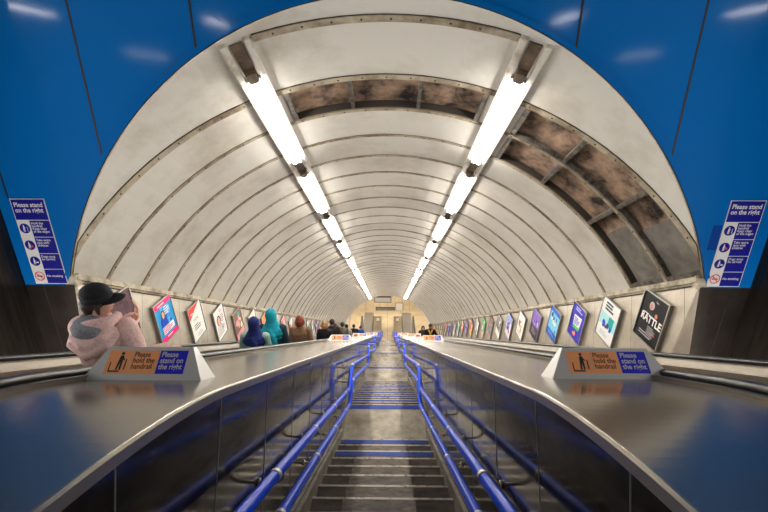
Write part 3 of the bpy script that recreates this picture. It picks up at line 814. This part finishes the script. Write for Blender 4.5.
# ================================================================== LOWER HALL FITTINGS
def wall_px(px, py, Y):   # helper to place fittings of the end wall from sight lines
    a = math.atan((py-256)/435)+R(21.3); z_ = -Y*tan(a); dep = Y*cos(R(21.3))-z_*sin(R(21.3)); return (px-388)/435*dep, z_
def wbox(name, lab, cat, p0, p1, Y, dp, m, m2=None, part=None):
    x0,za = wall_px(p0[0],p0[1],Y); x1,zb = wall_px(p1[0],p1[1],Y)
    o = empty(name, lab, cat, ((x0+x1)/2, Y, zb))
    b = MB(); b.box((x0,Y-dp,zb),(x1,Y,za), m); b.build('casing', o)
    if m2:
        b = MB(); e = .07; b.box((x0+e,Y-dp-.01,zb+e),(x1-e,Y-dp,za-e), m2); b.build(part or 'face', o)
    return o
wbox('display_screen', 'black framed screen hung high where the vault meets the end wall', 'screen', (374.6,296.2),(391.6,301.8), YW-3.0, .18, M_black, mat('screen_grey', S(170,164,156), .3), 'screen')
wbox('wall_grille', 'wide dark grey grille on the end wall below the hanging screen', 'grille', (376,307),(395,312.6), YW-.02, .05, M_frame_dark, M_greyplate, 'slats')
wbox('notice_board', 'tall white board on the end wall over the foot of the stairs', 'board', (395.8,302.5),(403.3,316.2), YW-.02, .06, M_frame, M_white, 'board_face')
# glow in the lower hall comes from its own strip lights
for i, x in enumerate((-2.2, 2.2)):
    o = empty('strip_light', 'strip light on the lower hall ceiling, %s' % ('above the foot of the riders\' escalator' if i == 0 else 'above the foot of the emptier escalator'), 'light', (x, FLY+2, FLZ+4.6))
    b = MB(); b.box((x-.1,FLY+.5,FLZ+4.2),(x+.1,FLY+5.7,FLZ+4.28), M_trunk); b.build('housing', o)
    b = MB(); b.box((x-.07,FLY+.6,FLZ+4.15),(x+.07,FLY+5.6,FLZ+4.2), M_low_lamp); b.build('diffuser', o)
# ================================================================== PEOPLE
def remeshed(mb, name, parent, vox, smooth=4):
    o = mb.build(name+'_raw')
    md = o.modifiers.new('r', 'REMESH'); md.mode = 'VOXEL'; md.voxel_size = vox; md.use_smooth_shade = True
    sm = o.modifiers.new('s', 'SMOOTH'); sm.iterations = smooth; sm.factor = .5
    dg = bpy.context.evaluated_depsgraph_get(); me = bpy.data.meshes.new_from_object(o.evaluated_get(dg))
    me.materials.clear(); me.materials.append(mb.mats[0]); me.name = name
    for p in me.polygons: p.use_smooth = True; p.material_index = 0
    bpy.data.objects.remove(o)
    r = bpy.data.objects.new(name, me); COL.objects.link(r); r.parent = parent
    return r
def loft(b, rings, m, n=20):
    """rings: (cx,cy,cz,rx,ry) stacked upward"""
    b.rings([[(cx+rx*cos(2*pi*j/n), cy+ry*sin(2*pi*j/n), cz) for j in range(n)] for cx,cy,cz,rx,ry in rings], m, True, True)
SKIN = mat('skin_light', S(214,164,140), .5, spec=.3); SKIN_D = mat('skin_brown', S(120,82,62), .5, spec=.3)
def cloth(nm, c, c2=None, sc=30): return mat('cloth_'+nm, S(*c), .85, noise=(sc, S(*(c2 or tuple(v*.72 for v in c))), .3, .6, (1,1,1)), bump=(sc,.25))
def hand(b, wr, dr, palm_n, m, curl=.5, s=1.0):
    """palm plus four unequal fingers and a side thumb; dr = pointing direction, palm_n = palm normal"""
    wr, d, pn = Vector(wr), Vector(dr).normalized(), Vector(palm_n); pn = (pn - d*pn.dot(d)).normalized(); sd = d.cross(pn)
    c = wr + d*.05*s
    b.rings([[wr+d*t*s + sd*w*cos(2*pi*j/12)*s + pn*h*sin(2*pi*j/12)*s for j in range(12)] for t,w,h in ((-.01,.024,.020),(.02,.032,.018),(.06,.042,.016),(.09,.040,.013))], m)
    for k, ln in enumerate((.062,.072,.068,.052)):
        base = wr + d*.082*s + sd*(.031-.0205*k)*s; p = [base]; dd = d.copy()
        for q in range(3):
            dd = (dd + pn*curl*.55).normalized(); p.append(p[-1]+dd*ln/3*1.15*s)
        b.tube(p, [.0095*s,.009*s,.008*s,.0065*s], m, 8)
    tb = wr + d*.025*s + sd*.030*s
    b.tube([tb, tb+(sd*.9+d*.7+pn*.3).normalized()*.035*s, tb+(sd*.9+d*.7+pn*.3).normalized()*.035*s+(d+pn*.5).normalized()*.032*s], [.012*s,.0105*s,.008*s], m, 8)
def person(lab, x, Y, face_yaw=0, H=1.66, head_yaw=0, top=None, legs=None, hair=None, hairstyle='short', skin=None, arms=('down','down'), vox=.016, extra=None, bulk=1.0, xoff=0):
    yc, zs = step_pos(Y)
    k = H/1.70
    m = Matrix.Translation((x, yc, zs+.001)) @ Matrix.Rotation(face_yaw, 4, 'Z') @ Matrix.Scale(k, 4)
    o = empty('person', lab, 'person', mat_=m)
    skin = skin or SKIN
    b = MB()
    # torso, neck
    loft(b, [(0,0,.84,.14,.10),(0,-.005,.93,.165,.115),(0,0,1.05,.13,.095),(0,.005,1.2,.15,.11),(0,0,1.34,.165,.105),(0,-.005,1.42,.13,.08),(0,0,1.46,.06,.055)], skin)
    b.tube([(0,-.01,1.40),(0,.0,1.50),(0,.01,1.56)], [.058,.05,.05], skin, 14)
    # head, turned by head_yaw
    ch, sh = cos(head_yaw), sin(head_yaw)
    def HT(px, py, pz): return (px*ch - py*sh, px*sh + py*ch + .015, pz + 1.595)
    b.ball((0,0,.02), (.072,.09,.10), skin, 20, 14, HT)
    b.ball((0,.025,-.045), (.055,.065,.065), skin, 16, 10, HT)
    b.tube([HT(0,.088,.02), HT(0,.108,-.022), HT(0,.092,-.03)], [.008,.014,.010], skin, 8)
    for e in (-1, 1): b.ball((e*.074,-.005,-.005), (.010,.018,.028), skin, 8, 6, HT)
    # legs
    for e in (-1, 1):
        b.tube([(e*.085,0,.92),(e*.09,.01,.70),(e*.09,.015,.48),(e*.09,-.015,.30),(e*.09,-.02,.09)], [.085,.078,.055,.05,.036], skin, 14)
        b.ball((e*.09,.04,.045), (.042,.115,.04), skin, 12, 8)
    # arms
    slv = []
    for e, pose in ((-1, arms[0]), (1, arms[1])):
        sh_ = Vector((e*.165,-.005,1.385))
        if pose == 'down': el, wr, d, pn = Vector((e*.225,-.03,1.11)), Vector((e*.225,.05,.87)), Vector((0,.25,-1)), Vector((-e,0,0))
        elif pose == 'rail': el, wr, d, pn = Vector((e*.28,-.06,1.16)), Vector((e*.40,.12,1.12/k)), Vector((0,1,-.5)), Vector((0,-.3,-1))
        elif pose == 'face': el, wr, d, pn = Vector((e*.16,.19,1.17)), Vector((.13,.19,1.37)), Vector((.25,-.02,.95)), Vector((-.75,-.6,.1))
        elif pose == 'bag': el, wr, d, pn = Vector((e*.24,.02,1.12)), Vector((e*.10,.22,1.10)), Vector((-e,.3,0)), Vector((0,-1,0))
        b.tube([sh_, (sh_+el)/2, el, (el+wr)/2, wr], [.055,.047,.042,.037,.026], skin, 12)
        hand(b, wr, d, pn, skin, .55)
        slv.append((sh_, el, wr))
    remeshed(b, 'body', o, vox if vox > .01 else .0065, 3)
    # eyes and mouth
    b = MB()
    for e in (-1, 1):
        b.ball((e*.028,.080,.012), (.012,.010,.008), M_white, 8, 6, HT); b.ball((e*.028,.088,.012), (.005,.004,.005), M_black, 8, 6, HT)
    b.build('eyes', o, local=True)
    b = MB(); b.ball((0,.084,-.058), (.022,.007,.007), mat('lips', S(170,90,84), .5), 10, 6, HT); b.build('mouth', o, local=True)
    # clothes
    legs = legs or cloth('dark_trousers', (38,38,44))
    b = MB(); loft(b, [(0,0,.80,.15,.115),(0,-.005,.93,.178,.128),(0,0,1.04,.15,.11)], legs)
    for e in (-1, 1): b.tube([(e*.085,0,.92),(e*.092,.01,.70),(e*.092,.015,.48),(e*.092,-.01,.30),(e*.092,-.015,.10)], [.098,.088,.068,.062,.056], legs, 14)
    remeshed(b, 'trousers', o, max(vox,.012))
    for e in (-1, 1):
        b = MB(); b.ball((e*.09,.035,.055), (.052,.14,.055), M_black, 14, 9); b.box((e*.09-.045,-.09,0), (e*.09+.045,.155,.022), M_black); b.build('shoe', o, local=True)
    b = MB(); g = bulk
    loft(b, [(0,0,.88,.185*g,.135*g),(0,-.005,.96,.19*g,.145*g),(0,0,1.08,.17*g,.135*g),(0,0,1.2,.18*g,.145*g),(0,-.005,1.33,.195*g,.14*g),(0,-.01,1.41,.16,.105),(0,-.01,1.46,.085,.075),(0,-.005,1.49,.07,.065)], top)
    for sh_, el, wr in slv:
        b.ball(tuple(sh_+Vector((0,0,-.012))), (.078*g,.075*g,.075*g), top, 14, 10)
        w2 = el+(wr-el)*.93
        b.tube([sh_, (sh_+el)/2, el, (el+w2)/2, w2], [.075*g,.068*g,.062*g,.054*g,.044*g], top, 14)
    remeshed(b, 'jacket', o, max(vox*.8,.010), 3)
    # hair / headgear
    if hairstyle in ('short', 'long', 'bob', 'bun'):
        b = MB(); b.ball((0,-.018,.034), (.088,.098,.105), hair, 20, 14, HT)
        if hairstyle != 'short':
            e = -.22 if hairstyle == 'long' else -.10
            b.tube([HT(0,-.05,.03), HT(0,-.07,-.05), HT(0,-.085,e)], [.085,.085,.06], hair, 16)
            for q in (-1,1): b.tube([HT(q*.05,-.02,.04), HT(q*.072,-.01,-.04), HT(q*.07,-.02,e*.9)], [.045,.038,.028], hair, 12)
        if hairstyle == 'bun': b.ball((0,-.09,.12), (.045,.045,.045), hair, 12, 8, HT)
        # keep the face clear: pull front points back
        b.v = [v if True else v for v in b.v]
        remeshed(b, 'hair', o, .010, 3)
    elif hairstyle == 'hijab':
        b = MB(); b.ball((0,-.010,.025), (.092,.104,.118), hair, 22, 14, HT)
        loft(b, [(0,-.03,1.24,.16,.10),(0,-.025,1.32,.215,.15),(0,-.02,1.39,.19,.14),(0,-.01,1.45,.125,.115),(0,-.005,1.52,.09,.095),(0,0,1.60,.088,.098)], hair)
        b.tube([(-.02,-.11,1.42),(.03,-.15,1.32),(.07,-.16,1.16)], [.05,.06,.05], hair, 12)
        for q in range(4): b.tube([(-.15+.03*q,-.08,1.37-.015*q),(0,-.16,1.36-.04*q),(.17,-.08,1.40-.05*q)], [.02,.025,.018], hair, 8)
        remeshed(b, 'headscarf', o, .009, 2)
    if extra: extra(o, HT)
    return o
def woman_extra(o, HT):
    pinkm = cloth('pink_knit', (246,206,194), (220,172,162), 60)
    blk = cloth('black_cap', (22,22,24), (12,12,13), 30); greyl = cloth('grey_lining', (150,150,154), (112,112,116), 70)
    hairm = mat('hair_dark', S(52,34,28), .55)
    # hair gathered under the cap
    b = MB(); b.ball((0,-.020,.012), (.084,.094,.09), hairm, 18, 12, HT); b.tube([HT(0,-.06,.0), HT(0,-.07,-.05), HT(.01,-.07,-.10)], [.06,.055,.035], hairm, 12)
    b.tube([HT(-.062,.0,.0), HT(-.068,.01,-.06), HT(-.055,.02,-.12)], [.022,.02,.012], hairm, 10)
    b.tube([HT(.062,.0,.0), HT(.07,.0,-.05), HT(.065,.0,-.09)], [.022,.018,.010], hairm, 10)
    remeshed(b, 'hair', o, .007, 2)
    # cap: crown, brim, strap, button
    b = MB(); rg = []
    for i in range(9):
        a = i/8*pi/2; r = cos(a)
        rg.append([HT(.092*r*cos(t), -.006+.105*r*sin(t)*(1.0), .045+.088*sin(a)-.015*(1-sin(a))*cos(t-pi/2)) for t in [2*pi*j/28 for j in range(28)]])
    b.rings(rg, blk); b.rings([[HT(.0925*cos(t), -.006+.1055*sin(t), z_) for t in [2*pi*j/28 for j in range(28)]] for z_ in (.0,.045)], blk)
    cap = b.build('cap', o, local=True)
    b = MB(); outer = []; inner = []
    top_ = []; bot = []
    n = 16; rgs = []
    for j in range(n+1):
        t = R(28)+(R(152)-R(28))*j/n
        row = []
        for rr, zz in ((.0,.028),(.35,.030),(.7,.024),(1,.010)):
            rx = .092+.0*rr; ex = sin((j/n)*pi)**.45
            px = rx*cos(t)*(1+.05*rr); py = -.006+.104*sin(t)+.080*rr*ex
            row.append((px,py,zz-.018*abs(cos(t))*1.2))
        rgs.append([HT(*p) for p in row] + [HT(p[0],p[1],p[2]-.006) for p in reversed(row)])
    b.rings(rgs, blk); b.build('brim', cap, local=True)
    b = MB(); b.tube([HT(-.05,-.097,.012), HT(-.02,-.113,.006), HT(.02,-.113,.006), HT(.05,-.097,.012)], .009, M_trunk, 8); b.build('strap', cap, local=True)
    b = MB(); b.ball((0,-.006,.134), (.010,.010,.006), blk, 10, 6, HT); b.build('button', cap, local=True)
    # hood lying on the shoulders with its grey lining
    b = MB()
    ring = []
    for j in range(25):
        t = R(-200)+(R(220))*j/24
        ring.append((.125*cos(t), -.02+.115*sin(t), 1.455+.018*sin(t+pi/2)))
    b.tube(ring, [.035+.018*max(0,-sin(R(-200)+R(220)*j/24)) for j in range(25)], pinkm, 12, up=(0,0,1))
    b.tube([(-.13,-.07,1.43),(-.10,-.145,1.38),(-.03,-.175,1.33),(.03,-.175,1.33),(.10,-.145,1.38),(.13,-.07,1.43)], [.04,.05,.055,.055,.05,.04], pinkm, 12, up=(0,0,1))
    b.ball((0,-.12,1.36), (.15,.085,.075), pinkm, 18, 12); b.tube([(-.17,-.05,1.40),(-.13,-.17,1.33),(0,-.215,1.27),(.13,-.17,1.33),(.17,-.05,1.40)], [.03,.035,.04,.035,.03], pinkm, 12, up=(0,0,1))
    remeshed(b, 'hood', o, .008, 2)
    b = MB()
    b.ball((-.01,-.150,1.425), (.11,.062,.050), greyl, 18, 12); b.ball((-.02,-.10,1.475), (.11,.07,.035), greyl, 18, 12); b.ball((-.01,-.135,1.45), (.118,.075,.05), greyl, 18, 12)
    b.tube([(-.10,-.03,1.48),(-.075,-.10,1.475),(0,-.13,1.46),(.07,-.10,1.475),(.09,-.03,1.485)], [.024,.032,.036,.032,.022], greyl, 10, up=(0,0,1))
    remeshed(b, 'hood_lining', o, .008, 2)
pk = cloth('pink_knit', (246,206,194), (220,172,162), 60)
bl = cloth('black', (24,24,27)); wl = person
EL = 0
person('woman in a black cap and pink hoodie riding down, hand raised to her face', -2.02, 2.62, face_yaw=R(-4), H=1.665, head_yaw=R(-66), top=pk, hairstyle='none', arms=('face','rail'), vox=.008, extra=woman_extra, bulk=1.20)
mint = cloth('mint', (150,190,176)); dteal = cloth('dark_teal', (16,52,66))
R_ = [
 ('person in a dark blue headscarf and mint top riding the escalator down', -1.92, 5.5, 1.50, 0, mint, mat('scarf_navy', S(18,38,110), .8), 'hijab', None),
 ('person in a turquoise headscarf and dark jacket riding the escalator down', -1.90, 6.5, 1.68, R(-15), dteal, mat('scarf_teal', S(0,156,176), .8), 'hijab', None),
 ('person with red hair and a tan hooded jacket riding the escalator down', -1.89, 8.25, 1.66, 0, cloth('tan', (146,112,84)), mat('hair_red', S(128,50,26), .6), 'bob', None),
 ('person with blond curly hair in a black top riding the escalator down', -1.89, 11.45, 1.62, 0, bl, mat('hair_blond', S(190,140,92), .6, noise=(40,S(130,88,54),.3,.6,(1,1,1))), 'bob', None),
 ('tall person with dark brown hair ahead of the blond rider', -1.89, 12.95, 1.76, 0, cloth('dark_brown', (44,34,32)), mat('hair_brown', S(58,38,30), .6), 'short', None),
 ('person with long brown hair riding beside the tall dark-haired rider', -1.95, 14.5, 1.62, 0, cloth('brown', (66,46,36)), mat('hair_brown2', S(82,54,40), .6), 'long', None),
 ('person with short black hair and a grey scarf riding the escalator down', -1.92, 16.2, 1.72, 0, cloth('grey_coat', (120,112,104)), mat('hair_black', S(26,22,22), .6), 'short', None),
 ('person in a pale coat far down the escalator queue', -1.92, 17.8, 1.66, 0, cloth('pale_coat', (170,164,156)), mat('hair_black', S(26,22,22), .6), 'short', None),
 ('person in a black coat far down the escalator, ahead of the pale coat', -1.9, 21.4, 1.74, 0, bl, mat('hair_black', S(26,22,22), .6), 'short', None),
 ('person in a blue and red jacket, lowest of the riders going down', -1.88, 26.5, 1.70, 0, cloth('blue_jacket', (24,70,180)), mat('hair_black', S(26,22,22), .6), 'short', None),
]
for lab, x, Y, H, hy, top_, hr, hs, _ in R_:
    person(lab, x, Y, H=H+.02, head_yaw=hy, top=top_, hair=hr, hairstyle=hs, arms=('down','down') , bulk=1.05, vox=.012 if Y < 10 else .018)
def collar(o, HT):
    b = MB(); b.tube([(-.09,.05,1.46),(-.04,.13,1.38),(.0,.155,1.22),(.04,.13,1.38),(.09,.05,1.46)], [.035,.035,.03,.035,.035], mat('scarf_yellow', S(206,160,40), .8), 10); remeshed(b, 'scarf', o, .012, 2)
person('person in a black jacket with a yellow scarf riding up, facing the stairs top', 1.95, 17.3, face_yaw=pi, H=1.70, top=bl, hair=mat('hair_black', S(26,22,22), .6), hairstyle='short', skin=SKIN_D, arms=('rail','down'), extra=collar, vox=.018)
person('person in dark clothes riding up just below the one with the yellow scarf', 1.92, 20.5, face_yaw=pi, H=1.66, top=cloth('charcoal', (60,54,52)), hair=mat('hair_brown', S(58,38,30), .6), hairstyle='bob', arms=('down','down'), vox=.018)
# ================================================================== CAMERA, WORLD, VIEW
cd = bpy.data.cameras.new('camera'); cam = bpy.data.objects.new('camera', cd); COL.objects.link(cam)
cd.sensor_width = 36; cd.lens = 435/768*36; cd.clip_start = .02; cd.clip_end = 200
cam.location = (.04, 0, 0); cam.rotation_euler = (R(90-21.3), 0, .0106)
C.camera = cam
w = bpy.data.worlds.new('world'); C.world = w; w.use_nodes = True
bgn = w.node_tree.nodes['Background']; bgn.inputs[0].default_value = (.86, .85, .84, 1); bgn.inputs[1].default_value = 4.4
vs = C.view_settings; vs.view_transform = 'Standard'; vs.look = 'None'; vs.gamma = 1; vs.use_curve_mapping = False; vs.exposure = 0.85
C.cycles.max_bounces = 8; C.cycles.diffuse_bounces = 4; C.cycles.glossy_bounces = 4
C.cycles.sample_clamp_indirect = 6
